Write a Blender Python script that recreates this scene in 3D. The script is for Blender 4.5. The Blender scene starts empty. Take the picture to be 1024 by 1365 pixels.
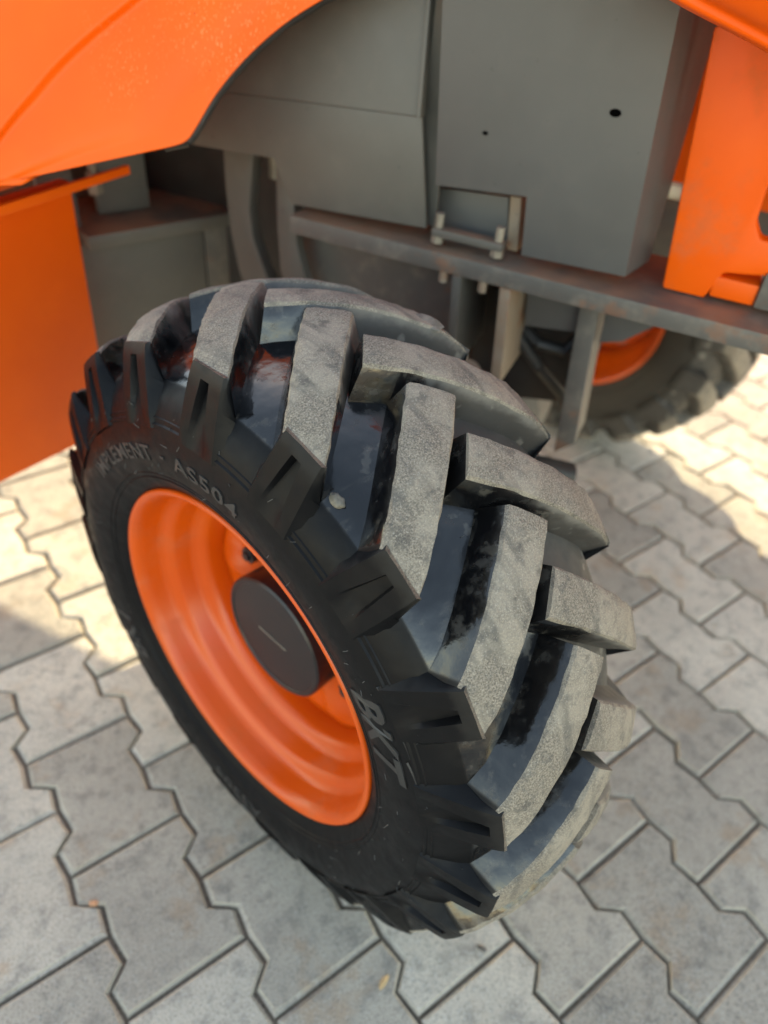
import bpy, bmesh, math, random
from mathutils import Matrix, Vector, noise

# ------------------------------------------------------------------ camera, sky, sun, exposure
scene = bpy.context.scene
col = scene.collection
random.seed(7)
R = math.radians

cam_d = bpy.data.cameras.new('camera')
cam = bpy.data.objects.new('camera', cam_d)
col.objects.link(cam)
CX = Vector((0.804634, -0.589309, 0.072657))      # right
CY = Vector((-0.335577, -0.552280, -0.763135))    # image down
CZ = Vector((0.489849, 0.589662, -0.642142))      # forward
CP = Vector((0.08657, -1.35777, 1.03449))
cam.matrix_world = Matrix(((CX.x, -CY.x, -CZ.x, CP.x), (CX.y, -CY.y, -CZ.y, CP.y), (CX.z, -CY.z, -CZ.z, CP.z), (0, 0, 0, 1)))
cam_d.sensor_width = 36.0
cam_d.lens = 25.69
cam_d.clip_start = 0.02
cam_d.clip_end = 2000
cam_d.dof.use_dof = True
cam_d.dof.focus_distance = 0.565
cam_d.dof.aperture_fstop = 3.2
scene.camera = cam

SUN_EL = R(27.0)
SUN_H = Vector((0.481, 0.872, 0)).normalized()     # horizontal direction towards the sun
world = bpy.data.worlds.new('World')
scene.world = world
world.use_nodes = True
wn = world.node_tree.nodes
wl = world.node_tree.links
sky = wn.new('ShaderNodeTexSky')
sky.sky_type = 'NISHITA'
sky.sun_disc = False
sky.sun_elevation = SUN_EL
sky.sun_rotation = math.atan2(SUN_H.x, SUN_H.y)
sky.altitude = 200
sky.air_density = 1.0
sky.dust_density = 0.7
sky.ozone_density = 2.0
wb = wn.new('ShaderNodeMix')                      # camera white balance set for open shade
wb.data_type = 'RGBA'
wb.blend_type = 'MULTIPLY'
wb.inputs[0].default_value = 1.0
wb.inputs[7].default_value = (1.44, 1.10, 0.77, 1)
hs = wn.new('ShaderNodeHueSaturation')
hs.inputs['Saturation'].default_value = 1.0
wl.new(sky.outputs[0], hs.inputs['Color'])
wl.new(hs.outputs[0], wb.inputs[6])
wl.new(wb.outputs[2], wn['Background'].inputs['Color'])
wn['Background'].inputs['Strength'].default_value = 0.15

sun_d = bpy.data.lights.new('sun', 'SUN')
sun_d.energy = 2.5
sun_d.angle = R(0.53)
sun_d.color = (1.0, 0.83, 0.52)
sun = bpy.data.objects.new('sun', sun_d)
col.objects.link(sun)
sd = Vector((SUN_H.x * math.cos(SUN_EL), SUN_H.y * math.cos(SUN_EL), math.sin(SUN_EL)))
sun.rotation_euler = sd.to_track_quat('Z', 'Y').to_euler()
sun.location = sd * 10

vs = scene.view_settings
vs.view_transform = 'Standard'
vs.look = 'None'
vs.gamma = 1.0
vs.exposure = 2.28
vs.use_curve_mapping = False
scene.render.engine = 'CYCLES'
scene.cycles.max_bounces = 6
scene.cycles.diffuse_bounces = 4
scene.cycles.glossy_bounces = 3

# ------------------------------------------------------------------ material helpers
class NT:
    def __init__(self, name):
        self.m = bpy.data.materials.new(name)
        self.m.use_nodes = True
        self.t = self.m.node_tree
        self.bsdf = self.t.nodes['Principled BSDF']
        self.tc = self.t.nodes.new('ShaderNodeTexCoord')
    def n(self, typ, **kw):
        nd = self.t.nodes.new(typ)
        for k, v in kw.items():
            setattr(nd, k, v)
        return nd
    def link(self, a, b):
        self.t.links.new(a, b)
    def put(self, sock, v):
        if hasattr(v, 'is_output') or isinstance(v, bpy.types.NodeSocket):
            self.link(v, sock)
        else:
            if isinstance(v, tuple) and len(v) == 3 and sock.type == 'RGBA':
                v = (*v, 1)
            sock.default_value = v
    def noise(self, scale, detail=4, rough=0.55, vec=None, dist=0.0):
        nd = self.n('ShaderNodeTexNoise')
        nd.inputs['Scale'].default_value = scale
        nd.inputs['Detail'].default_value = detail
        nd.inputs['Roughness'].default_value = rough
        nd.inputs['Distortion'].default_value = dist
        self.link(vec if vec is not None else self.tc.outputs['Object'], nd.inputs['Vector'])
        return nd.outputs['Fac']
    def voro(self, scale, vec=None, feature='F1'):
        nd = self.n('ShaderNodeTexVoronoi', feature=feature)
        nd.inputs['Scale'].default_value = scale
        self.link(vec if vec is not None else self.tc.outputs['Object'], nd.inputs['Vector'])
        return nd.outputs['Distance']
    def step(self, v, a, b, lo=0.0, hi=1.0):
        nd = self.n('ShaderNodeMapRange', interpolation_type='SMOOTHSTEP')
        self.put(nd.inputs[0], v)
        nd.inputs[1].default_value = a
        nd.inputs[2].default_value = b
        nd.inputs[3].default_value = lo
        nd.inputs[4].default_value = hi
        return nd.outputs[0]
    def math(self, op, a, b=0.0, clamp=False):
        nd = self.n('ShaderNodeMath', operation=op, use_clamp=clamp)
        self.put(nd.inputs[0], a)
        self.put(nd.inputs[1], b)
        return nd.outputs[0]
    def mix(self, f, a, b):
        nd = self.n('ShaderNodeMix', data_type='RGBA')
        self.put(nd.inputs[0], f)
        self.put(nd.inputs[6], a)
        self.put(nd.inputs[7], b)
        return nd.outputs[2]
    def mapping(self, scale=(1, 1, 1), rot=(0, 0, 0), vec=None):
        nd = self.n('ShaderNodeMapping')
        nd.inputs['Scale'].default_value = scale
        nd.inputs['Rotation'].default_value = rot
        self.link(vec if vec is not None else self.tc.outputs['Object'], nd.inputs['Vector'])
        return nd.outputs[0]
    def sep(self, vec=None):
        nd = self.n('ShaderNodeSeparateXYZ')
        self.link(vec if vec is not None else self.tc.outputs['Object'], nd.inputs[0])
        return nd.outputs
    def bump(self, h, strength=0.3, dist=0.001, normal=None):
        nd = self.n('ShaderNodeBump')
        nd.inputs['Strength'].default_value = strength
        nd.inputs['Distance'].default_value = dist
        self.link(h, nd.inputs['Height'])
        if normal is not None:
            self.link(normal, nd.inputs['Normal'])
        return nd.outputs[0]
    def out(self, color, rough, normal=None, **kw):
        self.put(self.bsdf.inputs['Base Color'], color)
        self.put(self.bsdf.inputs['Roughness'], rough)
        if normal is not None:
            self.link(normal, self.bsdf.inputs['Normal'])
        for k, v in kw.items():
            self.put(self.bsdf.inputs[k], v)
        return self.m

MAT = {}

def mat_orange(name, scratches=False, rough=0.42, dirt=0.0, spec=.24, k=1.0):
    t = NT(name)
    n1 = t.noise(6, 4)
    n2 = t.noise(45, 3)
    c = t.mix(t.step(n1, .3, .7), (0.76 * k, 0.096 * k, 0.0006), (0.82 * k, 0.116 * k, 0.001))
    r = t.math('ADD', t.math('MULTIPLY', n2, .10), rough - .05)
    h = t.noise(260, 2)
    hh = h
    if scratches:
        v = t.mapping((1, 4, 1), (0.3, 0.5, 0.9))
        sp = t.noise(210, 1, .5, v)
        zone = t.noise(7, 2, .4)
        mk = t.math('MULTIPLY', t.step(sp, .655, .70), t.step(zone, .56, .70))
        c = t.mix(t.math('MULTIPLY', mk, .5), c, (0.95, 0.42, 0.20))
        pits = t.math('MULTIPLY', t.step(t.noise(330, 1), .77, .79), t.step(t.noise(5, 2), .5, .6))
        c = t.mix(t.math('MULTIPLY', pits, .8), c, (0.12, 0.03, 0.01))
        r = t.math('ADD', r, t.math('MULTIPLY', mk, .4))
    if dirt:
        d = t.step(t.noise(14, 6, .65), .52, .75)
        c = t.mix(t.math('MULTIPLY', d, dirt), c, (0.30, 0.14, 0.07))
        r = t.math('ADD', r, t.math('MULTIPLY', d, .3))
    return t.out(c, r, t.bump(hh, .10, .0006), **{'Specular IOR Level': spec})

def mat_grey(name, base=(0.078, 0.079, 0.077), dust=.5, rust=0.0):
    t = NT(name)
    n1 = t.noise(5, 5)
    n2 = t.noise(30, 4, .65)
    c = t.mix(t.step(n1, .25, .75), tuple(x * .9 for x in base), tuple(x * 1.1 for x in base))
    d = t.math('MULTIPLY', t.step(n2, .45, .8), dust)
    c = t.mix(d, c, (0.24, 0.21, 0.165))
    geo = t.n('ShaderNodeNewGeometry')
    upz = t.sep(geo.outputs['Normal'])[2]
    ledge = t.math('MULTIPLY', t.step(upz, .6, .95), t.step(t.noise(11, 3), .3, .62))
    c = t.mix(t.math('MULTIPLY', ledge, .85), c, (0.26, 0.155, 0.095))
    if rust:
        rm = t.math('MULTIPLY', t.step(t.noise(17, 4, .7), .55, .68), rust)
        c = t.mix(rm, c, (0.22, 0.10, 0.05))
    chips = t.step(t.noise(90, 2), .735, .75)
    c = t.mix(t.math('MULTIPLY', chips, .45), c, (0.04, 0.04, 0.04))
    return t.out(c, t.math('ADD', t.math('MULTIPLY', n2, .25), .38), t.bump(t.noise(150, 3), .12, .0008))

def mat_rubber(name):
    """moulded rubber: black tyre dressing on the outer half, dry dusty rubber on the inner half"""
    t = NT(name)
    oi = t.n('ShaderNodeObjectInfo')
    add = t.n('ShaderNodeVectorMath', operation='ADD')
    t.link(t.tc.outputs['Object'], add.inputs[0])
    comb = t.n('ShaderNodeCombineXYZ')
    for i in range(3):
        t.link(t.math('MULTIPLY', oi.outputs['Random'], 7.0 + 3 * i), comb.inputs[i])
    t.link(comb.outputs[0], add.inputs[1])
    v = add.outputs[0]
    xyz = t.sep()
    x = xyz[0]
    rad = t.math('SQRT', t.math('ADD', t.math('MULTIPLY', xyz[1], xyz[1]), t.math('MULTIPLY', xyz[2], xyz[2])))
    tread = t.math('MULTIPLY', t.step(rad, .288, .305), t.step(t.math('MULTIPLY', x, -1.0), .1075, .1040))   # 0 on sidewall and shoulder facets
    n1 = t.noise(16, 3, .6, v, .6)
    n2 = t.noise(60, 3, .65, v)
    nx = t.sep(t.tc.outputs['Normal'])[0]
    edge = t.math('ADD', t.math('MULTIPLY', x, .75), t.math('MULTIPLY', t.math('SUBTRACT', n1, .5), .13))
    edge = t.math('ADD', edge, t.math('MULTIPLY', nx, .050))
    g = t.step(edge, -.030, .022, 1.0, 0.0)
    scuff = t.math('MULTIPLY', t.math('MULTIPLY', t.step(n2, .52, .72), t.step(n1, .40, .62)), tread)
    c = t.mix(g, (0.048, 0.044, 0.038), (0.0040, 0.0042, 0.0050))
    c = t.mix(t.math('MULTIPLY', scuff, .22), c, (0.10, 0.095, 0.085))
    dry = t.math('MULTIPLY', t.step(t.noise(38, 3, .6, v), .60, .68), tread)
    c = t.mix(t.math('MULTIPLY', dry, t.math('SUBTRACT', 1.0, t.math('MULTIPLY', g, .75))), c, (0.15, 0.14, 0.12))
    r = t.math('ADD', t.math('MULTIPLY', t.math('MULTIPLY', g, tread), -.30), t.math('SUBTRACT', .68, t.math('MULTIPLY', g, .24)))
    r = t.math('ADD', r, t.math('MULTIPLY', scuff, .20))
    r = t.math('ADD', r, t.math('MULTIPLY', t.math('SUBTRACT', n2, .5), .35))
    streak = t.noise(30, 3, .65, t.mapping((.25, 1.6, 1.6), (0, 0, 0), v))
    film = t.math('MULTIPLY', t.step(streak, .54, .70), .36)
    c = t.mix(t.math('MULTIPLY', film, tread), c, (0.075, 0.070, 0.062))
    r = t.math('ADD', r, t.math('MULTIPLY', film, .30))
    xs = t.math('MULTIPLY', x, 1 / .115)
    crn = t.math('SUBTRACT', .3815, t.math('MULTIPLY', t.math('MULTIPLY', xs, xs), .0266))
    hh = t.math('ADD', t.math('SUBTRACT', rad, crn), t.math('MULTIPLY', t.math('SUBTRACT', n2, .5), .020))
    dust = t.math('MULTIPLY', t.step(hh, -.015, -.001), t.math('SUBTRACT', .80, t.math('MULTIPLY', g, .74)))
    c = t.mix(dust, c, (0.19, 0.175, 0.15))
    r = t.math('ADD', r, t.math('MULTIPLY', dust, .35))
    fib = t.noise(220, 2, .6, v)
    lump = t.noise(21, 2, .5, v)
    nb = t.bump(lump, .50, .006)
    return t.out(c, r, t.bump(fib, .18, .0006, nb), **{'Specular IOR Level': t.step(tread, 0, 1, .15, .60)})

def mat_lugtop(name):
    t = NT(name)
    oi = t.n('ShaderNodeObjectInfo')
    add = t.n('ShaderNodeVectorMath', operation='ADD')
    t.link(t.tc.outputs['Object'], add.inputs[0])
    comb = t.n('ShaderNodeCombineXYZ')
    for i in range(3):
        t.link(t.math('MULTIPLY', oi.outputs['Random'], 5.0 + 4 * i), comb.inputs[i])
    t.link(comb.outputs[0], add.inputs[1])
    v = add.outputs[0]
    sp = t.noise(700, 1, .7, v)
    md = t.noise(95, 3, .65, v)
    lg = t.noise(20, 3, .6, v)
    sc = t.noise(60, 2, .6, t.mapping((1, .12, .12), (0, 0, 0), v))
    c = t.mix(t.step(sp, .30, .72), (0.098, 0.085, 0.068), (0.255, 0.220, 0.170))
    c = t.mix(t.math('MULTIPLY', t.step(lg, .42, .64), .60), c, (0.29, 0.255, 0.198))
    c = t.mix(t.math('MULTIPLY', t.step(md, .52, .70), .55), c, (0.105, 0.098, 0.086))
    c = t.mix(t.math('MULTIPLY', t.step(sc, .54, .68), .55), c, (0.080, 0.074, 0.064))
    black = t.math('MULTIPLY', t.step(t.noise(42, 4, .7, v), .56, .70), .60)
    c = t.mix(black, c, (0.045, 0.043, 0.040))
    grit = t.step(t.noise(800, 0, .5, v), .66, .76)
    c = t.mix(t.math('MULTIPLY', grit, .30), c, (0.48, 0.44, 0.37))
    h = t.math('ADD', t.math('MULTIPLY', sp, .35), t.math('MULTIPLY', md, 1.5))
    return t.out(c, .80, t.bump(h, .60, .0014))

def mat_paver(name, island=False):
    t = NT(name)
    geo = t.n('ShaderNodeNewGeometry')
    oi = t.n('ShaderNodeObjectInfo')
    rnd = geo.outputs['Random Per Island'] if island else oi.outputs['Random']
    pos = geo.outputs['Position']
    n1 = t.noise(5.5, 3, .6, pos)
    n2 = t.noise(32, 4, .7, pos)
    n3 = t.noise(420, 1, .6, pos)
    c = t.mix(t.step(n1, .3, .7), (0.430, 0.388, 0.315), (0.540, 0.488, 0.395))
    c = t.mix(t.math('MULTIPLY', t.step(n2, .46, .68), .75), c, (0.250, 0.232, 0.198))
    warm = t.math('MULTIPLY', t.step(t.noise(9.5, 3, .65, pos), .56, .68), .55)
    c = t.mix(warm, c, (0.42, 0.30, 0.19))
    c = t.mix(t.math('MULTIPLY', t.step(n3, .52, .68), .75), c, (0.17, 0.16, 0.145))
    c = t.mix(t.math('MULTIPLY', t.step(t.noise(300, 0, .5, pos), .64, .70), .4), c, (0.55, 0.53, 0.48))
    hv = t.n('ShaderNodeHueSaturation')
    t.link(c, hv.inputs['Color'])
    t.link(t.step(rnd, 0, 1, .76, 1.18), hv.inputs['Value'])
    # light bevel highlight painted into the colour of the chamfers
    up = t.sep(geo.outputs['Normal'])[2]
    ch = t.step(up, .55, .93, 1.0, 0.0)
    c2 = t.mix(t.math('MULTIPLY', ch, .6), hv.outputs[0], (0.46, 0.40, 0.30))
    h = t.math('ADD', t.math('MULTIPLY', n3, .5), n2)
    return t.out(c2, .88, t.bump(h, .55, .0022))

def mat_simple(name, base, rough=.5, var=.2, scale=30, metal=0.0, bump=.1):
    t = NT(name)
    n1 = t.noise(scale, 4)
    c = t.mix(t.step(n1, .3, .7), tuple(x * (1 - var) for x in base), tuple(min(1, x * (1 + var)) for x in base))
    return t.out(c, t.math('ADD', t.math('MULTIPLY', n1, .15), rough - .07), t.bump(t.noise(scale * 6, 3), bump, .0008), Metallic=metal)

MAT['orange'] = mat_orange('orange_paint')
MAT['orange_hood'] = mat_orange('orange_hood_paint', True, .42)
MAT['orange_dirty'] = mat_orange('orange_dirty_paint', False, .42, .35)
MAT['orange_rim'] = mat_orange('orange_wheel_paint', False, .30, .22, .42, .72)
MAT['grey'] = mat_grey('grey_paint', dust=.05)
MAT['grey_olive'] = mat_grey('grey_olive_paint', (0.086, 0.083, 0.073), .10)
MAT['grey_dirty'] = mat_grey('grey_dirty_paint', (0.098, 0.093, 0.083), .55, .5)
MAT['rusty'] = mat_grey('rusty_steel', (0.22, 0.17, 0.12), .9, .8)
MAT['rubber'] = mat_rubber('dressed_rubber')
MAT['lugtop'] = mat_lugtop('worn_tread_rubber')
MAT['paver'] = mat_paver('concrete_paver')
MAT['paver_field'] = mat_paver('concrete_paver_field', True)
MAT['hub'] = mat_simple('black_hub_paint', (0.009, 0.009, 0.011), .33)
MAT['dark'] = mat_simple('dark_steel', (0.018, 0.018, 0.018), .5)
MAT['mud'] = mat_simple('dried_mud', (0.17, 0.155, 0.125), .9, .3, 90, 0.0, .5)
MAT['void'] = mat_simple('unlit_hole', (0.002, 0.002, 0.002), 1.0)
MAT['void'].node_tree.nodes['Principled BSDF'].inputs['Specular IOR Level'].default_value = 0
MAT['zinc'] = mat_simple('zinc_bolt', (0.26, 0.235, 0.19), .5, metal=.4)
MAT['cream'] = mat_simple('cream_finish', (0.85, 0.80, 0.60), .5)
MAT['letter'] = mat_simple('raised_letter_rubber', (0.022, 0.022, 0.022), .42)
MAT['hair'] = mat_simple('rubber_hair', (0.085, 0.082, 0.075), .6)
MAT['straw'] = mat_simple('dry_straw', (0.55, 0.38, 0.18), .7)
MAT['stone'] = mat_simple('pebble_stone', (0.10, 0.09, 0.08), .8)
MAT['shard'] = mat_simple('brick_shard', (0.50, 0.26, 0.14), .8)

def mat_ground():
    t = NT('sand_bed')
    geo = t.n('ShaderNodeNewGeometry')
    pos = geo.outputs['Position']
    n = t.noise(260, 4, .7, pos)
    n2 = t.noise(7, 5, .6, pos)
    c = t.mix(t.step(n, .3, .7), (0.075, 0.066, 0.052), (0.25, 0.21, 0.155))
    c = t.mix(t.math('MULTIPLY', t.step(n2, .5, .7), .6), c, (0.075, 0.068, 0.055))
    d = t.n('ShaderNodeVectorMath', operation='LENGTH')
    t.link(pos, d.inputs[0])
    c = t.mix(t.step(d.outputs['Value'], 4.0, 5.5), c, (0.38, 0.36, 0.32))
    return t.out(c, .95, t.bump(n, .6, .003))
MAT['ground'] = mat_ground()

# ------------------------------------------------------------------ mesh helpers
def mk(name, verts, faces, mats, parent=None, idx=None, smooth=None):
    me = bpy.data.meshes.new(name)
    me.from_pydata([tuple(v) for v in verts], [], faces)
    if not isinstance(mats, (list, tuple)):
        mats = [mats]
    for m in mats:
        me.materials.append(MAT[m])
    if idx:
        me.polygons.foreach_set('material_index', idx)
    if smooth is not None:
        me.polygons.foreach_set('use_smooth', [True] * len(me.polygons))
        me.set_sharp_from_angle(angle=R(smooth))
    me.update()
    return link(name, me, parent)

def link(name, me, parent=None):
    o = bpy.data.objects.new(name, me)
    col.objects.link(o)
    if parent is not None:
        o.parent = parent
    return o

def from_bm(name, bm, mats, parent=None, smooth=30):
    me = bpy.data.meshes.new(name)
    bmesh.ops.recalc_face_normals(bm, faces=bm.faces[:])
    bm.to_mesh(me)
    bm.free()
    if not isinstance(mats, (list, tuple)):
        mats = [mats]
    for m in mats:
        me.materials.append(MAT[m])
    if smooth is not None:
        me.polygons.foreach_set('use_smooth', [True] * len(me.polygons))
        me.set_sharp_from_angle(angle=R(smooth))
    return link(name, me, parent)

def bevel(bm, w, seg=2):
    if w > 0:
        bmesh.ops.bevel(bm, geom=bm.edges[:], offset=w, segments=seg, profile=.6, affect='EDGES', clamp_overlap=True)

def prism(name, base, vec, mat, parent, bev=.002):
    """closed prism: polygon of 3D points pushed along vec"""
    bm = bmesh.new()
    vec = Vector(vec)
    lo = [bm.verts.new(Vector(q)) for q in base]
    hi = [bm.verts.new(Vector(q) + vec) for q in base]
    k = len(lo)
    bm.faces.new(lo)
    bm.faces.new(hi[::-1])
    for i in range(k):
        bm.faces.new((lo[i], hi[i], hi[(i + 1) % k], lo[(i + 1) % k]))
    bmesh.ops.recalc_face_normals(bm, faces=bm.faces[:])
    bevel(bm, bev)
    return from_bm(name, bm, mat, parent)

def side_plate(name, a0, a1, poly, mat, parent, bev=.0015):
    """plate standing in the machine's length: polygon of (b, z), thickness a0 to a1"""
    return prism(name, [(a0, b, z) for b, z in poly], (a1 - a0, 0, 0), mat, parent, bev)

def box(name, x, y, z, mat, parent, bev=.003):
    base = [(x[0], y[0], z[0]), (x[1], y[0], z[0]), (x[1], y[1], z[0]), (x[0], y[1], z[0])]
    return prism(name, base, (0, 0, z[1] - z[0]), mat, parent, bev)

def tube_bm(bm, p0, p1, r0, r1=None, seg=20, caps=True):
    p0, p1 = Vector(p0), Vector(p1)
    r1 = r0 if r1 is None else r1
    q = (p1 - p0).to_track_quat('Z', 'Y')
    A, B = [], []
    for i in range(seg):
        a = 2 * math.pi * i / seg
        d = q @ Vector((math.cos(a), math.sin(a), 0))
        A.append(bm.verts.new(p0 + d * r0))
        B.append(bm.verts.new(p1 + d * r1))
    for i in range(seg):
        j = (i + 1) % seg
        bm.faces.new((A[i], A[j], B[j], B[i]))
    if caps:
        bm.faces.new(A[::-1])
        bm.faces.new(B)

def lathe(name, prof, mat, parent, seg=128, closed=False, smooth=40):
    """revolve (x, r) about the X axis"""
    verts, faces = [], []
    for x, r in prof:
        for i in range(seg):
            a = 2 * math.pi * i / seg
            verts.append((x, r * math.cos(a), r * math.sin(a)))
    k = len(prof)
    for s in range(k if closed else k - 1):
        s2 = (s + 1) % k
        for i in range(seg):
            j = (i + 1) % seg
            faces.append((s * seg + i, s * seg + j, s2 * seg + j, s2 * seg + i))
    return mk(name, verts, faces, mat, parent, None, smooth)

def tag(o, label=None, cat=None, group=None, kind=None):
    if label: o['label'] = label
    if cat: o['category'] = cat
    if group: o['group'] = group
    if kind: o['kind'] = kind
    return o

# ------------------------------------------------------------------ ground and pavers
PP, PL = 0.14284, 0.2          # column pitch, paver length
gs = 60
gv, gf = [], []
NG = 24
for i in range(NG + 1):
    for j in range(NG + 1):
        gv.append(((i / NG - .5) * 2 * gs, (j / NG - .5) * 2 * gs, -.0075))
for i in range(NG):
    for j in range(NG):
        q = i * (NG + 1) + j
        gf.append((q, q + NG + 1, q + NG + 2, q + 1))
ground = mk('ground', gv, gf, 'ground')
tag(ground, kind='structure')

def paver_outline(g):
    """half joint g shrinks the outline"""
    h = PP / 2
    right = [(.009, -.1), (.0135, -.0605), (-.0135, -.0395), (-.009, 0), (-.0135, .0395), (.0135, .0605), (.009, .1)]
    pts = [(h + d - g, max(-.1 + g, min(.1 - g, v))) for d, v in right]
    pts += [(-x, y) for x, y in pts[::-1]]
    return pts

def paver_geo(rs):
    o0 = paver_outline(.0025)
    o1 = paver_outline(.0070)
    k = len(o0)
    v = []
    for (x, y) in o0:
        v.append((x, y, -.05))
    for (x, y) in o0:
        v.append((x + rs.uniform(-.0008, .0008), y + rs.uniform(-.0008, .0008), -.0042 + rs.uniform(-.0012, .0008)))
    for (x, y) in o1:
        v.append((x + rs.uniform(-.0013, .0013), y + rs.uniform(-.0013, .0013), rs.uniform(-.0003, .0003)))
    f = []
    for i in range(k):
        j = (i + 1) % k
        f.append((i, j, k + j, k + i))
        f.append((k + i, k + j, 2 * k + j, 2 * k + i))
    # top face split into convex pieces
    t = [2 * k + i for i in range(k)]
    f += [(t[0], t[1], t[12], t[13]), (t[1], t[2], t[11], t[12]), (t[2], t[3], t[10], t[11]),
          (t[3], t[4], t[9], t[10]), (t[4], t[5], t[8], t[9]), (t[5], t[6], t[7], t[8])]
    return v, f

pv_meshes = []
rs = random.Random(3)
for q in range(14):
    v, f = paver_geo(rs)
    me = bpy.data.meshes.new('paver')
    me.from_pydata(v, [], f)
    me.materials.append(MAT['paver'])
    me.update()
    pv_meshes.append(me)

def to_px(P):
    d = Vector(P) - CP
    z = d.dot(CZ)
    if z < .05:
        return None
    return 512 + 974.1 * d.dot(CX) / z, 682.5 + 974.1 * d.dot(CY) / z, z

cells = []
for i in range(-38, 46):
    for j in range(-30, 24):
        v = j + (0.5 if i % 2 == 0 else 0.0) + .5
        cells.append((i * PP, v * PL * -1.0))
inview, rest = [], []
for (x, y) in cells:
    q = to_px((x, y, 0))
    if q and -130 < q[0] < 1150 and 250 < q[1] < 1500 and q[2] < 4.5:
        inview.append((q[2], x, y))
    else:
        rest.append((x, y))
inview.sort()
for (d, x, y) in inview[300:]:
    rest.append((x, y))
for (d, x, y) in inview[:300]:
    o = link('paver', rs.choice(pv_meshes), ground)
    o.location = (x + rs.uniform(-.0007, .0007), y + rs.uniform(-.0007, .0007), rs.uniform(-.0012, .0008))
    o.rotation_euler = (R(rs.uniform(-.35, .35)), R(rs.uniform(-.35, .35)), R(rs.uniform(-.3, .3)) + (math.pi if rs.random() < .5 else 0))
fv, ff = [], []
base_geo = [paver_geo(rs) for _ in range(4)]
for (x, y) in rest:
    v, f = rs.choice(base_geo)
    o = len(fv)
    dz = rs.uniform(-.0012, .0008)
    tx, ty = rs.uniform(-.005, .005), rs.uniform(-.005, .005)
    fv += [(a + x, b + y, c + dz + a * tx + b * ty) for a, b, c in v]
    ff += [tuple(o + q for q in face) for face in f]
pf = mk('paving', fv, ff, 'paver_field', ground)
tag(pf, kind='stuff')

# ------------------------------------------------------------------ the machine
machine = bpy.data.objects.new('wheel_loader', None)
col.objects.link(machine)
machine.location = (0.40875, -0.85801, 0)
machine.rotation_euler = (0, 0, R(27.58))
tag(machine, 'orange and grey wheeled machine with glossy black lugged tyres on paving', 'loader')

# ---- wheel
N_LUG = 19
PITCH = 2 * math.pi / N_LUG
R0, DROP, HALF = .3815, .0266, .115
CAS = [(-.108, .203), (-.1165, .2125), (-.1235, .224), (-.1285, .240), (-.1315, .258), (-.1316, .271), (-.1295, .284), (-.1245, .298),
       (-.1165, .312), (-.1060, .3240), (-.0920, .3330), (-.0730, .3395), (-.0480, .3445), (-.0240, .3475), (0, .3485)]

def cas_r(x):
    x = -abs(x)
    pts = CAS[6:]
    if x <= pts[0][0]:
        return pts[0][1]
    for (x0, r0), (x1, r1) in zip(pts, pts[1:]):
        if x0 <= x <= x1:
            return r0 + (r1 - r0) * (x - x0) / (x1 - x0)
    return pts[-1][1]

def cas_x(r):
    pts = CAS
    for (x0, r0), (x1, r1) in zip(pts, pts[1:]):
        if r0 <= r <= r1:
            return x0 + (x1 - x0) * (r - r0) / (r1 - r0)
    return pts[0][0] if r < pts[0][1] else pts[-1][0]

def crown(x):
    return R0 - DROP * (x / HALF) ** 2

def cyl(x, th, r):
    return (x, r * math.cos(th), r * math.sin(th))

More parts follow.
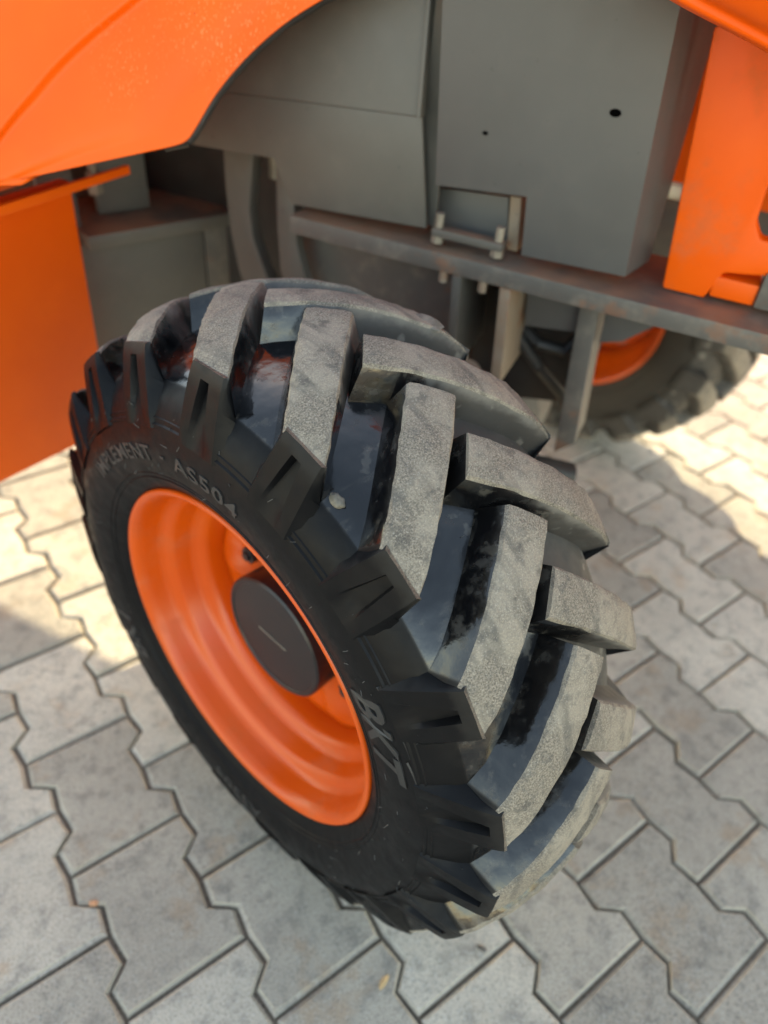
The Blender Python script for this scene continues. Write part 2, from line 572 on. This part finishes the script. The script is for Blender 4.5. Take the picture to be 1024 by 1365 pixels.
def lug_geo(mirror=False):
    TL, TR = (-.0055, R(50.2)), (.0235, R(54.7))
    SL, SR = (-.1085, R(65.3)), (-.1065, R(72.7))
    ext = .015 if mirror else 0.0                    # the inner bars reach a little further out
    SL, SR = (SL[0] - ext, SL[1] + ext * .9 / .36), (SR[0] - ext, SR[1] + ext * .9 / .36)
    V, F, I = [], [], []
    NS = 18
    rows = []
    jr = random.Random(21 if mirror else 5)
    for s in range(NS + 1):
        u = s / NS
        bow = .0015 * math.sin(math.pi * u)
        L = (TL[0] + (SL[0] - TL[0]) * u - bow, TL[1] + (SL[1] - TL[1]) * u - bow / .38)
        Q = (TR[0] + (SR[0] - TR[0]) * u - bow, TR[1] + (SR[1] - TR[1]) * u - bow / .38)
        dx, dt = Q[0] - L[0], (Q[1] - L[1]) * .375
        ln = math.hypot(dx, dt)
        cx, ct = dx / ln, dt / ln / .375
        row = []
        rough = .0010 * math.sin(u * 17 + 1) * math.sin(u * 7)
        for (f, dr, off) in ((0, None, -.0105), (0, -.018, -.0045), (0, -.0036, -.0008), (0, -.0008, .0012), (.2, .0002, 0), (.8, .0002, 0), (1, -.0008, -.0012), (1, -.0036, .0008), (1, -.018, .0045), (1, None, .0105)):
            x = L[0] + dx * f + cx * off
            th = L[1] + (Q[1] - L[1]) * f + ct * off
            if s == 0:            # tip wall leans forward at the base
                back = .007 if dr is None else (.003 if dr == -.018 else 0)
                x += back * .75
                th -= back * .66 / .375
            xx = max(x, -.1085 - ext)
            r = (cas_r(xx) - .004) if dr is None else crown(xx) + dr + (rough if f in (.2, .8) else 0)
            if dr is not None and u > .8:
                r -= (.010 if mirror else .0022) * ((u - .8) / .2) ** 2
            if 0 < s < NS and dr is not None and dr > -.01 and f in (0, 1):
                x += jr.uniform(-.0009, .0009)
                r += jr.uniform(-.0009, .0004)
            row.append(len(V))
            V.append(cyl(x, th, r))
        rows.append(row)
    for s in range(NS):
        for k in range(9):
            F.append((rows[s][k], rows[s][k + 1], rows[s + 1][k + 1], rows[s + 1][k]))
            I.append(1 if 2 <= k <= 6 else 0)
    # tip wall
    r0 = rows[0]
    F.append((r0[0], r0[1], r0[8], r0[9])); I.append(0)
    F.append((r0[1], r0[2], r0[7], r0[8])); I.append(0)
    F.append((r0[2], r0[3], r0[6], r0[7])); I.append(1)
    F.append((r0[3], r0[4], r0[5], r0[6])); I.append(1)
    # shoulder facet with a tapering pocket
    rl = [.3435, .3415, .3390, .3370, .3280, .3120, .2960, .2860] if mirror else [.3575, .3540, .3475, .3455, .3300, .3120, .2960, .2860]
    grid = []
    for q, r in enumerate(rl):
        u = (rl[0] - r) / (rl[0] - .2860)
        thL = SL[1] + (R(63.6) - SL[1]) * u
        thR = SR[1] + (R(74.4) - SR[1]) * u
        xf = -.1083 - ext + (-.1312 - ext * .4 + .1083 + ext) * min(1, u * 1.03) ** .80
        w0 = .43 - .17 * u
        w1 = .58 + .15 * u
        fr = [0, 0, .05, w0 - .02, w0 + .03, (w0 + w1) / 2, w1 - .03, w1 + .02, .95, 1, 1]
        g = []
        rb = min(r, .320)
        for k, f in enumerate(fr):
            x, rr, th = xf, r, thL + (thR - thL) * f
            if k in (0, 10):
                x, rr = cas_x(rb) + .003, rb
                th = (thL - .0085 / .36) if k == 0 else (thR + .0085 / .36)
            elif k in (1, 9):
                x = xf + .0034
            if 4 <= k <= 6 and q >= 3 and not mirror:
                x += .0105 * (1 - ((.3455 - r) / (.3455 - .2860))) ** .8
            g.append(len(V))
            V.append(cyl(x, th, rr))
        grid.append(g)
    for q in range(len(rl) - 1):
        for k in range(10):
            F.append((grid[q][k], grid[q][k + 1], grid[q + 1][k + 1], grid[q + 1][k])); I.append(0)
    # join the end of the tread bar to the facet
    e = rows[-1]
    g = grid[0]
    F.append((e[3], e[4], e[5], e[6], g[9], g[8], g[7], g[6], g[5], g[4], g[3], g[2], g[1])); I.append(1)
    F.append((e[0], e[1], e[2], e[3], g[1], g[0])); I.append(0)
    F.append((e[6], e[7], e[8], e[9], g[10], g[9])); I.append(0)
    if mirror:
        V = [(-x, y, z) for x, y, z in V]
        F = [f[::-1] for f in F]
    me = bpy.data.meshes.new('tread_lug')
    me.from_pydata(V, [], F)
    me.materials.append(MAT['rubber'])
    me.materials.append(MAT['lugtop'])
    me.polygons.foreach_set('material_index', I)
    bm = bmesh.new()
    bm.from_mesh(me)
    bmesh.ops.recalc_face_normals(bm, faces=bm.faces[:])
    bm.to_mesh(me)
    bm.free()
    me.polygons.foreach_set('use_smooth', [True] * len(me.polygons))
    me.set_sharp_from_angle(angle=R(33))
    return me

def letters(name, text, th0, r0, size, parent, mat, shear=0.0, space=1.0, height=.0009, bold=0.0, width=None):
    cu = bpy.data.curves.new('t', 'FONT')
    cu.body = text
    cu.size = size
    cu.shear = shear
    cu.space_character = space
    cu.offset = bold
    cu.resolution_u = 3
    cu.extrude = .0005
    ob = bpy.data.objects.new('t', cu)
    col.objects.link(ob)
    dg = bpy.context.evaluated_depsgraph_get()
    me = bpy.data.meshes.new_from_object(ob.evaluated_get(dg))
    bpy.data.objects.remove(ob)
    xs = [v.co.x for v in me.vertices]
    w = max(xs) - min(xs)
    k = (width / w) if width else 1.0
    for v in me.vertices:
        tx, ty, tz = (v.co.x - min(xs)) * k, v.co.y, v.co.z
        r = r0 + ty
        th = th0 + tx / r0
        v.co = cyl(cas_x(r) - (height if tz > 0 else -.001), th, r)
    me.materials.clear()
    me.materials.append(MAT[mat])
    me.update()
    return link(name, me, parent)

def build_wheel(detail=True):
    # the pressed steel wheel: rim barrel and disc, one orange mesh
    prof = [(-.105, .2055), (-.1120, .2090), (-.1155, .2100), (-.1180, .2085), (-.1185, .2060), (-.1165, .2025), (-.1110, .1985), (-.1030, .1962),
            (-.0900, .1945), (-.0845, .1925), (-.0800, .1870), (-.0765, .1815), (-.0715, .1785), (-.0560, .1765), (-.0510, .1740), (-.0465, .1670), (-.0420, .1610),
            (-.0360, .1585), (-.0200, .1570), (.020, .1570), (.040, .1600), (.060, .178), (.085, .1925), (.103, .1962), (.111, .1985), (.1165, .2025),
            (.1185, .206), (.118, .2085), (.1155, .210), (.112, .209), (.105, .2055), (.100, .2030), (.08, .199), (.056, .184), (.035, .166), (-.03, .164), (-.05, .180), (-.08, .199), (-.100, .203)]
    wheel = lathe('wheel', prof, 'orange_rim', None, 144, True, 50)
    # disc with six raised spoke lands
    rr = [.1580, .150, .138, .126, .114, .104, .094, .084, .060, .0]
    seg = 96
    verts, faces = [], []
    for r in rr:
        for i in range(seg):
            a = 2 * math.pi * i / seg
            lobe = max(0, math.cos(6 * a)) ** 1.5
            u = (.158 - r) / .06
            bell = max(0, min(1, 1 - abs(u - .55) / .6))
            x = -.012 - .006 * min(1, max(0, u)) - .012 * lobe * bell + .010 * (1 - lobe) * bell
            verts.append((x, r * math.cos(a), r * math.sin(a)))
    for s in range(len(rr) - 1):
        for i in range(seg):
            j = (i + 1) % seg
            faces.append((s * seg + i, s * seg + j, (s + 1) * seg + j, (s + 1) * seg + i))
    disc = mk('wheel_disc', verts, faces, 'orange_rim', wheel, None, 50)
    md = disc.modifiers.new('thickness', 'SOLIDIFY')
    md.thickness = .008
    md.offset = 0
    # hub drum
    hub = lathe('hub', [(.10, .070), (-.030, .0775), (-.058, .0790), (-.0635, .0785), (-.0655, .0760), (-.0655, .0722), (-.0645, .0712), (-.0645, .0400), (-.0645, .0001)], 'hub', wheel, 72, False, 30)
    plate = prism('hub_stamp', [(-.0652, -.024, -.0012), (-.0652, .024, -.0008), (-.0652, .024, .0008), (-.0652, -.024, .0004)], (.002, 0, 0), 'zinc', wheel, .0002)
    for q in range(6):
        a = 2 * math.pi * q / 6 + R(28)
        c = Vector((-.010, .0985 * math.cos(a), .0985 * math.sin(a)))
        bm = bmesh.new()
        tube_bm(bm, c, c - Vector((.020, 0, 0)), .0125, .0115, 6)
        tube_bm(bm, c - Vector((.020, 0, 0)), c - Vector((.024, 0, 0)), .006, .0055, 10)
        from_bm('wheel_nut', bm, 'dark', wheel)
    # valve
    a = R(130)
    bm = bmesh.new()
    tube_bm(bm, (-.055, .150 * math.cos(a), .150 * math.sin(a)), (-.085, .146 * math.cos(a), .146 * math.sin(a)), .005, .004, 10)
    from_bm('valve', bm, 'hub', wheel)
    # tyre casing
    half = CAS
    prof = list(half)
    extra = []
    for x, r in half:
        extra.append((x, r))
    full = extra + [(-x, r) for x, r in extra[:-1][::-1]]
    # moulding ridges on the sidewall
    def ridged(pts):
        out = []
        for (x0, q0), (x1, q1) in zip(pts, pts[1:]):
            out.append((x0, q0))
            for lim, hgt, wd in ((.2265, .0010, .0012), (.2320, .0008, .0010), (.2895, .0016, .0018), (.2955, .0010, .0012)):
                if min(q0, q1) < lim < max(q0, q1):
                    for e, hh in ((-wd, 0), (-wd * .4, hgt), (wd * .4, hgt), (wd, 0)):
                        if q0 < q1:
                            qq = lim + e
                        else:
                            qq = lim - e
                        f = (qq - q0) / (q1 - q0)
                        xx = x0 + (x1 - x0) * f
                        out.append((xx + math.copysign(hh, xx), qq))
        out.append(pts[-1])
        return out
    tyre = lathe('tyre', ridged(full), 'rubber', wheel, 190, False, 35)
    # tread bars
    for mir, ph in ((False, 0.0), (True, R(9.24))):
        me = lug_geo(mir)
        for k in range(N_LUG):
            o = link('tread_lug', me, wheel)
            o.rotation_euler = (k * PITCH + ph, 0, 0)
    if detail:
        letters('lettering', 'IMPLEMENT', R(36), .2500, .0235, wheel, 'letter', 0, 1.05, .0011, .0004, .150)
        letters('lettering', '-', R(74.5), .2530, .0235, wheel, 'letter', 0, 1, .0011, .0004, .006)
        letters('lettering', 'AS504', R(79), .2500, .0235, wheel, 'letter', 0, 1.1, .0011, .0004, .093)
        letters('emblem', 'BKT', R(140.5), .2440, .047, wheel, 'letter', .35, 1.0, .0014, .0012, .086)
        letters('emblem', 'BKT', R(320.5), .2440, .047, wheel, 'letter', .35, 1.0, .0014, .0012, .086)
        letters('lettering', 'AS504', R(259), .2500, .0235, wheel, 'letter', 0, 1.1, .0011, .0004, .093)
        # outline strokes around the emblem
        for th0, th1, ra, rb in ((139.5, 146.2, .284, .2885), (147.2, 153.4, .285, .2885), (154.2, 161.5, .284, .2885)):
            V, F = [], []
            for s in range(9):
                f = s / 8
                th = R(th0 + (th1 - th0) * f)
                r = rb - (rb - ra) * (1 - math.sin(math.pi * f * .55))
                for dr, hh in ((-.0008, 0), (-.0004, .0012), (.0004, .0012), (.0008, 0)):
                    V.append(cyl(cas_x(r + dr) - hh, th, r + dr))
            for s in range(8):
                for k in range(3):
                    F.append((s * 4 + k, s * 4 + k + 1, s * 4 + k + 5, s * 4 + k + 4))
            mk('emblem_stroke', V, F, 'letter', wheel)
        # vent hairs left by the mould
        bm = bmesh.new()
        rh = random.Random(11)
        for q in range(130):
            ring = rh.choice((.236, .247, .2600, .2715, .2805, .2925, .2925, .300))
            r = ring + rh.uniform(-.0015, .0015)
            th = rh.uniform(0, 2 * math.pi)
            x = cas_x(r)
            p0 = Vector(cyl(x + .0005, th, r))
            nrm = Vector((-1, 0, 0))
            side = Vector((0, -math.sin(th), math.cos(th))) * rh.uniform(-1, 1) + Vector((0, math.cos(th), math.sin(th))) * rh.uniform(-1, 1)
            ln = rh.uniform(.002, .0075)
            p1 = p0 + (nrm * .45 + side * .9).normalized() * ln
            tube_bm(bm, p0, p1, .00035, .0002, 5, False)
        for q in range(60):
            k = rh.randrange(N_LUG)
            th = k * PITCH + R(rh.uniform(64, 74))
            r = rh.uniform(.300, .352)
            p0 = Vector(cyl(cas_x(r) - .004, th, r))
            p1 = p0 + Vector((-.6, rh.uniform(-1, 1), rh.uniform(-1, 1))).normalized() * rh.uniform(.002, .006)
            tube_bm(bm, p0, p1, .00035, .0002, 5, False)
        hr = from_bm('vent_hairs', bm, 'hair', wheel, None)
        tag(hr, kind='stuff')
    return wheel

wheel = build_wheel()

def mud(x, th, r, size, seed):
    th = R(th)
    bm = bmesh.new()
    bmesh.ops.create_icosphere(bm, subdivisions=3, radius=1)
    er, et, ex = Vector((0, math.cos(th), math.sin(th))), Vector((0, -math.sin(th), math.cos(th))), Vector((1, 0, 0))
    c = Vector(cyl(x, th, r))
    for v in bm.verts:
        k = 1 + .35 * noise.noise(v.co * 1.6 + Vector((seed, 3, 1))) + .06 * noise.noise(v.co * 5 + Vector((seed, 0, 0)))
        v.co = c + (ex * v.co.x * size[0] + et * v.co.y * size[1] + er * v.co.z * size[2]) * k
    return from_bm('dried_mud', bm, 'mud', wheel, 80)
mud(-.0990, 113.4, .3310, (.0050, .0070, .0050), 1)
mud(.0960, 97.0, .3620, (.0100, .0150, .0016), 2)
wheel.parent = machine
wheel.location = (0, 0, .3775)
wheel.rotation_euler = (0, 0, R(9.58 - 27.58))
wheel['label'] = 'orange wheel with glossy black lugged tyre, nearest the camera'

def copy_tree(o, parent=None):
    c = o.copy()
    col.objects.link(c)
    if parent is not None:
        c.parent = parent
    for ch in list(o.children):
        copy_tree(ch, c)
    return c

FAR_A = 1.235
far = copy_tree(wheel, machine)
far.location = (FAR_A, -.075, .3775)
far.rotation_euler = (0, 0, R(9.58 - 27.58 + 180))
far['label'] = 'orange wheel with dusty black tyre on the far end of the axle'

# ---- axle
bm = bmesh.new()
tube_bm(bm, (.13, -.02, .3775), (.32, -.01, .3775), .085, .062, 24)
tube_bm(bm, (.32, -.01, .3775), (.46, 0, .3775), .062, .062, 24)
tube_bm(bm, (.46, 0, .3775), (.54, 0, .3775), .062, .115, 24)
tube_bm(bm, (.54, 0, .3775), (.62, 0, .3775), .115, .115, 24)
tube_bm(bm, (.62, 0, .3775), (.70, 0, .3775), .115, .062, 24)
tube_bm(bm, (.70, 0, .3775), (FAR_A - .11, -.06, .3775), .062, .08, 24)
from_bm('axle', bm, 'grey_dirty', machine)
bm = bmesh.new()
tube_bm(bm, (.10, 0, .26), (.12, 0, .50), .045, .045, 20)
bevel(bm, .006)
from_bm('steering_knuckle', bm, 'grey_dirty', machine)

# ---- grey side panels behind the wheel
PA = .36
p1 = side_plate('side_panel', PA, PA + .006, [(.071, 1.06), (.047, .771), (-.068, .780), (-.075, .713), (-.202, .717), (-.172, 1.08)], 'grey', machine, .0015)
prism('panel_flange', [(PA + .001, -.2015, .717), (PA + .001, -.1715, 1.08), (PA + .150, -.203, 1.08), (PA + .072, -.217, .717)], (0, .005, 0), 'grey', machine, .001)
for b, z, r in ((-.145, .880, .0055), (-.007, .838, .0030)):
    bm = bmesh.new()
    tube_bm(bm, (PA - .0006, b, z), (PA + .003, b, z), r, r, 16)
    for v in bm.verts:
        v.co.y = b + (v.co.y - b) * 1.15
        v.co.z = z + (v.co.z - z) * .72
    from_bm('dark_hole_disc', bm, 'void', machine)  # solid black disc, the hole's darkness put into its colour
# left panel, lower face upright and upper face leaning in
Lb = [(.455, .755), (.412, .755), (.278, .761), (.250, .708), (.052, .7185), (.072, .842), (.271, .832), (.455, .822)]
side_plate('lower_side_panel', PA - .002, PA + .004, Lb, 'grey_olive', machine, .0012)
prism('upper_side_panel', [(PA - .003, .0735, .8425), (PA - .003, .271, .8325), (PA - .003, .48, .8215), (PA + .05, .40, 1.05), (PA + .05, .098, 1.06)], (.006, 0, .001), 'grey_olive', machine, .0012)
# the upright joint between both panels
prism('panel_joint', [(PA + .010, .044, .719), (PA + .010, .056, .719), (PA + .012, .078, .842), (PA + .055, .098, 1.06), (PA + .010, .070, 1.06), (PA + .010, .046, .771)], (.006, 0, 0), 'grey_olive', machine, .001)
prism('panel_edge', [(PA - .008, .0715, .842), (PA - .008, .0765, .842), (PA + .044, .1010, 1.06), (PA + .044, .0955, 1.06)], (.016, 0, 0), 'grey_olive', machine, .0008)

# ---- chassis rail below the panels and what hangs on it
side_plate('chassis_rail', .343, .52, [(.245, .6985), (.245, .675), (-.95, .675), (-.95, .6985)], 'grey_dirty', machine, .003)
side_plate('cover_plate', .400, .406, [(.060, .757), (-.036, .764), (-.045, .706), (.052, .711)], 'grey', machine, .0015)
prism('cover_edge', [(.392, -.040, .768), (.392, -.054, .769), (.392, -.061, .7045), (.392, -.047, .7045)], (.03, 0, 0), 'rusty', machine, .0015)
box('clamp_bar', (.352, .372), (-.052, .042), (.713, .723), 'grey_olive', machine, .002)
for b in (.036, -.044):
    bm = bmesh.new()
    tube_bm(bm, (.362, b, .704), (.362, b, .722), .0085, .0085, 6)
    tube_bm(bm, (.362, b, .722), (.362, b, .740), .0055, .0055, 12)
    from_bm('clamp_bolt', bm, 'zinc', machine)
for b, z in ((.018, .668), (-.036, .668)):
    bm = bmesh.new()
    tube_bm(bm, (.352, b, .660), (.352, b, .6748), .006, .006, 6)
    from_bm('rail_bolt', bm, 'rusty', machine)
side_plate('rail_web', .430, .438, [(.30, .674), (.30, .48), (.02, .50), (.012, .674)], 'grey_dirty', machine, .001)
side_plate('rear_web', .505, .513, [(.012, .674), (.012, .42), (-.175, .46), (-.185, .674)], 'dark', machine, .001)  # dark finish puts the shade of the recess between the ribs into colour
prism('rib', [(.345, .004, .674), (.345, -.008, .674), (.345, -.016, .545), (.345, -.004, .545)], (.13, .004, 0), 'grey_olive', machine, .001)
prism('rib', [(.345, -.060, .674), (.345, -.074, .674), (.345, -.084, .545), (.345, -.070, .545)], (.14, .004, 0), 'rusty', machine, .001)
side_plate('gusset', .418, .426, [(-.076, .674), (-.150, .674), (-.154, .610), (-.084, .600)], 'grey', machine, .001)
side_plate('gusset', .422, .430, [(-.185, .674), (-.290, .674), (-.253, .648), (-.215, .612), (-.186, .602)], 'grey', machine, .001)
prism('strut', [(.40, -.152, .674), (.40, -.176, .674), (.40, -.196, .455), (.40, -.170, .430)], (.016, 0, 0), 'grey_dirty', machine, .002)
prism('strut', [(.4165, -.168, .674), (.4165, -.175, .674), (.4165, -.194, .455), (.4165, -.187, .455)], (.05, 0, 0), 'grey_olive', machine, .001)
bm = bmesh.new()
tube_bm(bm, (.34, -.06, .545), (.34, -.115, .43), .020, .020, 16)
tube_bm(bm, (.34, -.115, .43), (.40, -.20, .40), .020, .020, 16)
from_bm('hydraulic_hose', bm, 'dark', machine)
for pts in ([(.46, -.035, .66), (.445, -.05, .61), (.44, -.075, .57), (.45, -.11, .53), (.48, -.15, .48), (.50, -.17, .42)],
            [(.47, -.02, .66), (.455, -.045, .60), (.45, -.10, .565), (.46, -.14, .56), (.48, -.165, .60)]):
    bm = bmesh.new()
    for p_, q_ in zip(pts, pts[1:]):
        tube_bm(bm, p_, q_, .009, .009, 12)
    from_bm('hydraulic_hose', bm, 'dark', machine)
bm = bmesh.new()
tube_bm(bm, (.335, -.03, .545), (.36, -.03, .50), .030, .030, 16)
from_bm('hose_fitting', bm, 'rusty', machine)

# ---- front frame seen left of the tyre
def along(p, q, h, name, thick, mat, bev=.002):
    """upright plate from plan point p to q"""
    (ax, bx), (ay, by) = p, q
    d = Vector((ay - ax, by - bx, 0)).normalized()
    nrm = Vector((-d.y, d.x, 0)) * thick
    return prism(name, [(ax, bx, h[0]), (ay, by, h[0]), (ay, by, h[1]), (ax, bx, h[1])], nrm, mat, machine, bev)
shelf = prism('frame_shelf', [(.315, .592, .578), (.545, .486, .578), (.66, .66, .578), (.40, .78, .578)], (0, 0, .022), 'grey_olive', machine, .004)
along((.300, .640), (.520, .532), (.22, .5775), 'frame_wall', .02, 'grey_olive', .004)
along((.522, .532), (.64, .470), (.24, .5775), 'frame_wall', .02, 'grey_dirty', .004)
along((.400, .648), (.480, .608), (.6005, .715), 'frame_lug', .014, 'grey_olive', .003)
along((.295, .655), (.345, .632), (.56, .72), 'frame_lug', .014, 'grey', .003)
side_plate('frame_backing', .56, .58, [(.05, .46), (.85, .46), (.85, 1.0), (.05, 1.0)], 'dark', machine, .003)  # dark sheet added to block the bright gap behind the frame
along((.30, .80), (.56, .68), (.56, .80), 'frame_backing', .02, 'grey_dirty', .003)
# bracket with a curved lower corner
br = [(.408, .765), (.352, .765), (.366, .660), (.362, .620), (.346, .580), (.330, .545), (.315, .50), (.372, .50), (.392, .56), (.404, .62), (.408, .68)]
side_plate('frame_bracket', .425, .450, br, 'grey_olive', machine, .003)
po = [(.292, .756), (.272, .756), (.263, .700), (.258, .640), (.232, .560), (.270, .540), (.288, .600), (.292, .660)]
side_plate('frame_post', .385, .405, po, 'grey_olive', machine, .003)
for a_, b_, z_ in ((.355, .600, .655), (.455, .335, .705)):
    bm = bmesh.new()
    tube_bm(bm, (a_, b_, z_), (a_, b_, z_ + .03), .012, .012, 6)
    tube_bm(bm, (a_, b_, z_ + .03), (a_, b_, z_ + .048), .007, .007, 12)
    from_bm('frame_bolt', bm, 'zinc', machine)

# ---- orange panel in front of the tyre and its folded lip
prism('wheel_well_panel', [(-.30, .55, .703), (.263, .55, .703), (.255, .55, .44), (.243, .55, .300), (.06, .55, .325), (-.30, .55, .372)], (0, .02, 0), 'orange', machine, .004)
prism('wheel_well_lip', [(-.30, .490, .7105), (-.30, .496, .7105), (-.30, .5495, .690), (-.30, .5495, .695), (-.30, .497, .7220), (-.30, .490, .7220)], (.618, 0, 0), 'orange', machine, .0012)

# ---- orange hood with the wheel arch
edge = [(-0.0023, 0.624, 0.7064), (0.0434, 0.5475, 0.7299), (0.0882, 0.4719, 0.7524), (0.1433, 0.3787, 0.7797), (0.1824, 0.3124, 0.7989), (0.1963, 0.289, 0.8058), (0.202, 0.2841, 0.8141), (0.2096, 0.2783, 0.826), (0.2177, 0.2728, 0.8392), (0.2254, 0.2672, 0.8516), (0.2422, 0.2524, 0.8756), (0.2603, 0.2342, 0.8987), (0.2824, 0.2094, 0.9239), (0.3043, 0.1808, 0.9445), (0.320, 0.1452, 0.9641),
        (.322, .095, .990), (.312, .04, 1.015), (.288, -.02, 1.030), (.256, -.075, 1.030), (.225, -.130, 1.016), (.205, -.190, .991), (.200, -.231, .980), (.200, -.273, .968), (.200, -.330, .949), (.200, -.43, .906), (.200, -.60, .80)]
crease = [(-0.135, 0.7322, 0.5077), (-0.0453, 0.6242, 0.6023), (0.0579, 0.5168, 0.73), (0.1069, 0.4749, 0.8012), (0.1248, 0.4579, 0.8252), (0.1346, 0.4476, 0.8372), (0.1456, 0.437, 0.8519), (0.1582, 0.4244, 0.8679), (0.1732, 0.4077, 0.8855), (0.1876, 0.3912, 0.9014), (0.2067, 0.3681, 0.9216), (0.2362, 0.3327, 0.9527), (0.2669, 0.2947, 0.984), (0.2977, 0.2537, 1.0118), (0.318, 0.2028, 1.0369),
          (.315, .14, 1.065), (.295, .07, 1.088), (.262, .0, 1.103), (.224, -.06, 1.105), (.185, -.125, 1.085), (.155, -.192, 1.050), (.147, -.240, 1.034), (.147, -.290, 1.018), (.147, -.350, .995), (.147, -.45, .95), (.147, -.62, .85)]
def vadd(p, q): return tuple(x + y for x, y in zip(p, q))
def vlerp(p, q, f): return tuple(x + (y - x) * f for x, y in zip(p, q))
ne = len(edge)
rowsH = []
def row(fn): rowsH.append([fn(i) for i in range(ne)])
def rgt(i): return max(0.0, min(1.0, (i - 15) / 5.0))
row(lambda i: vadd(edge[i], (.016, .010, -.001)))
row(lambda i: vadd(edge[i], (.003, .002, -.0006)))
row(lambda i: edge[i])
row(lambda i: vadd(vlerp(edge[i], crease[i], .045), (0, 0, 0)))
row(lambda i: vadd(vlerp(edge[i], crease[i], .13), (.006 * rgt(i), 0, 0)))
row(lambda i: vadd(vlerp(edge[i], crease[i], .17), (.002 * rgt(i), 0, 0)))
row(lambda i: vadd(vlerp(edge[i], crease[i], .24), (-.006 * rgt(i), 0, 0)))
for f in (.4, .6, .8, .92):
    row(lambda i: vadd(vlerp(edge[i], crease[i], f), (-.003 * math.sin(math.pi * f) - .004 * rgt(i), -.002 * math.sin(math.pi * f), 0)))
row(lambda i: vadd(vlerp(edge[i], crease[i], .965), (-.001, -.001, 0)))
row(lambda i: vadd(crease[i], (-.006, -.005, .001)))                      # raised fold
row(lambda i: vadd(crease[i], (-.007, -.004, .005)))
row(lambda i: vadd(crease[i], (-.004, .002, .011)))
def back(i, f):
    l = 1 - rgt(i)
    return (-.05 * f * l - .02 * f + .10 * f * f, .16 * f * l, (.10 + .06 * (1 - l)) * f * (1.15 - .25 * f))
row(lambda i: vadd(crease[i], vadd(back(i, .12), (0, .002, .006))))
for f in (.3, .6, 1.0, 1.6, 2.4):
    row(lambda i: vadd(crease[i], back(i, f)))
V, F = [], []
for r_ in rowsH:
    V += r_
for s in range(len(rowsH) - 1):
    for i in range(ne - 1):
        F.append((s * ne + i, s * ne + i + 1, (s + 1) * ne + i + 1, (s + 1) * ne + i))
hood = mk('hood', V, F, 'orange_hood', machine, None, 60)
ss = hood.modifiers.new('smooth', 'SUBSURF')
ss.levels = ss.render_levels = 2
so = hood.modifiers.new('thickness', 'SOLIDIFY')
so.thickness = .006
so.offset = -1

# dark tube standing in for the shadow gap along the wheel arch
bm = bmesh.new()
arc = [Vector(vadd(e, (.020, .012, -.003))) for e in edge[4:19]]
for p_, q_ in zip(arc, arc[1:]):
    tube_bm(bm, p_, q_, .0055, .0055, 10)
from_bm('arch_shadow_tube', bm, 'dark', machine)

# ---- orange parts on the right
rp = [(-.212, .96), (-.243, .700), (-.292, .700), (-.303, .733), (-.348, .740), (-.420, .745), (-.420, .79), (-.345, .775), (-.326, .777), (-.316, .792), (-.3135, .829), (-.335, .845), (-.52, .86), (-.52, .99), (-.266, 1.0)]
side_plate('rear_panel', .400, .425, rp, 'orange_dirty', machine, .004)
box('panel_foot', (.40, .46), (-.345, -.296), (.704, .728), 'orange_dirty', machine, .003)
box('rail_post', (.395, .43), (-.52, -.346), (.704, .745), 'grey_dirty', machine, .003)
bm = bmesh.new()
tube_bm(bm, (.462, -.212, .793), (.462, -.238, .792), .010, .010, 16)
bevel(bm, .002)
from_bm('pale_pill', bm, 'cream', machine)  # pale cream pill in the gap beside the rear panel
# the body of the machine behind the panels, sized to block the sun
prism('body', [(.64, -1.15, .735), (1.25, -1.15, .735), (1.25, -1.15, 1.45), (1.18, -1.15, 1.72), (.72, -1.15, 1.72), (.64, -1.15, 1.5)], (0, 3.6, 0), 'orange', machine, .04)
side_plate('far_sun_blocker_panel', .955, .961, [(.62, .47), (.62, .7345), (-.40, .7345), (-.40, .44)], 'grey', machine, .0015)  # unseen plate added to keep sun off the near paving
side_plate('far_sun_blocker_rail', .78, .95, [(.25, .60), (.25, .7345), (-.95, .7345), (-.95, .60)], 'grey_dirty', machine, .003)  # unseen rail added under the body to block sunlight
box('underbody', (.525, .9), (.80, 2.4), (.60, .734), 'grey_olive', machine, .02)

# ------------------------------------------------------------------ small things lying on the paving
def on_ground(px, py):
    d = (CX * ((px - 512) / 974.1) + CY * ((py - 682.5) / 974.1) + CZ)
    return CP + d * (-CP.z / d.z)

def chip(name, loc, size, rot, mat, label, cat, group=None, seed=0):
    rr = random.Random(seed)
    bm = bmesh.new()
    bmesh.ops.create_icosphere(bm, subdivisions=2, radius=1)
    for v in bm.verts:
        k = 1 + .25 * noise.noise(v.co * 1.7 + Vector((seed, 0, 0)))
        v.co = Vector((v.co.x * size[0], v.co.y * size[1], v.co.z * size[2])) * k
    o = from_bm(name, bm, mat, None, 40)
    o.location = (loc[0], loc[1], size[2] * .8)
    o.rotation_euler = (0, 0, rot)
    return tag(o, label, cat, group)

chip('straw_chip', (0.336, -1.144), (.0035, .0095, .0025), 1.9, 'straw', 'pale tan dry chip in the joint below the tyre', 'debris', None, 1)
chip('pebble', (0.463, -1.186), (.003, .007, .003), .5, 'stone', 'small dark pebble on a paver just below the tyre', 'pebble', None, 2)
chip('brick_shard', (0.077, -0.853), (.004, .006, .003), 1.0, 'shard', 'small orange shard in the paver joint at lower left', 'debris', None, 3)
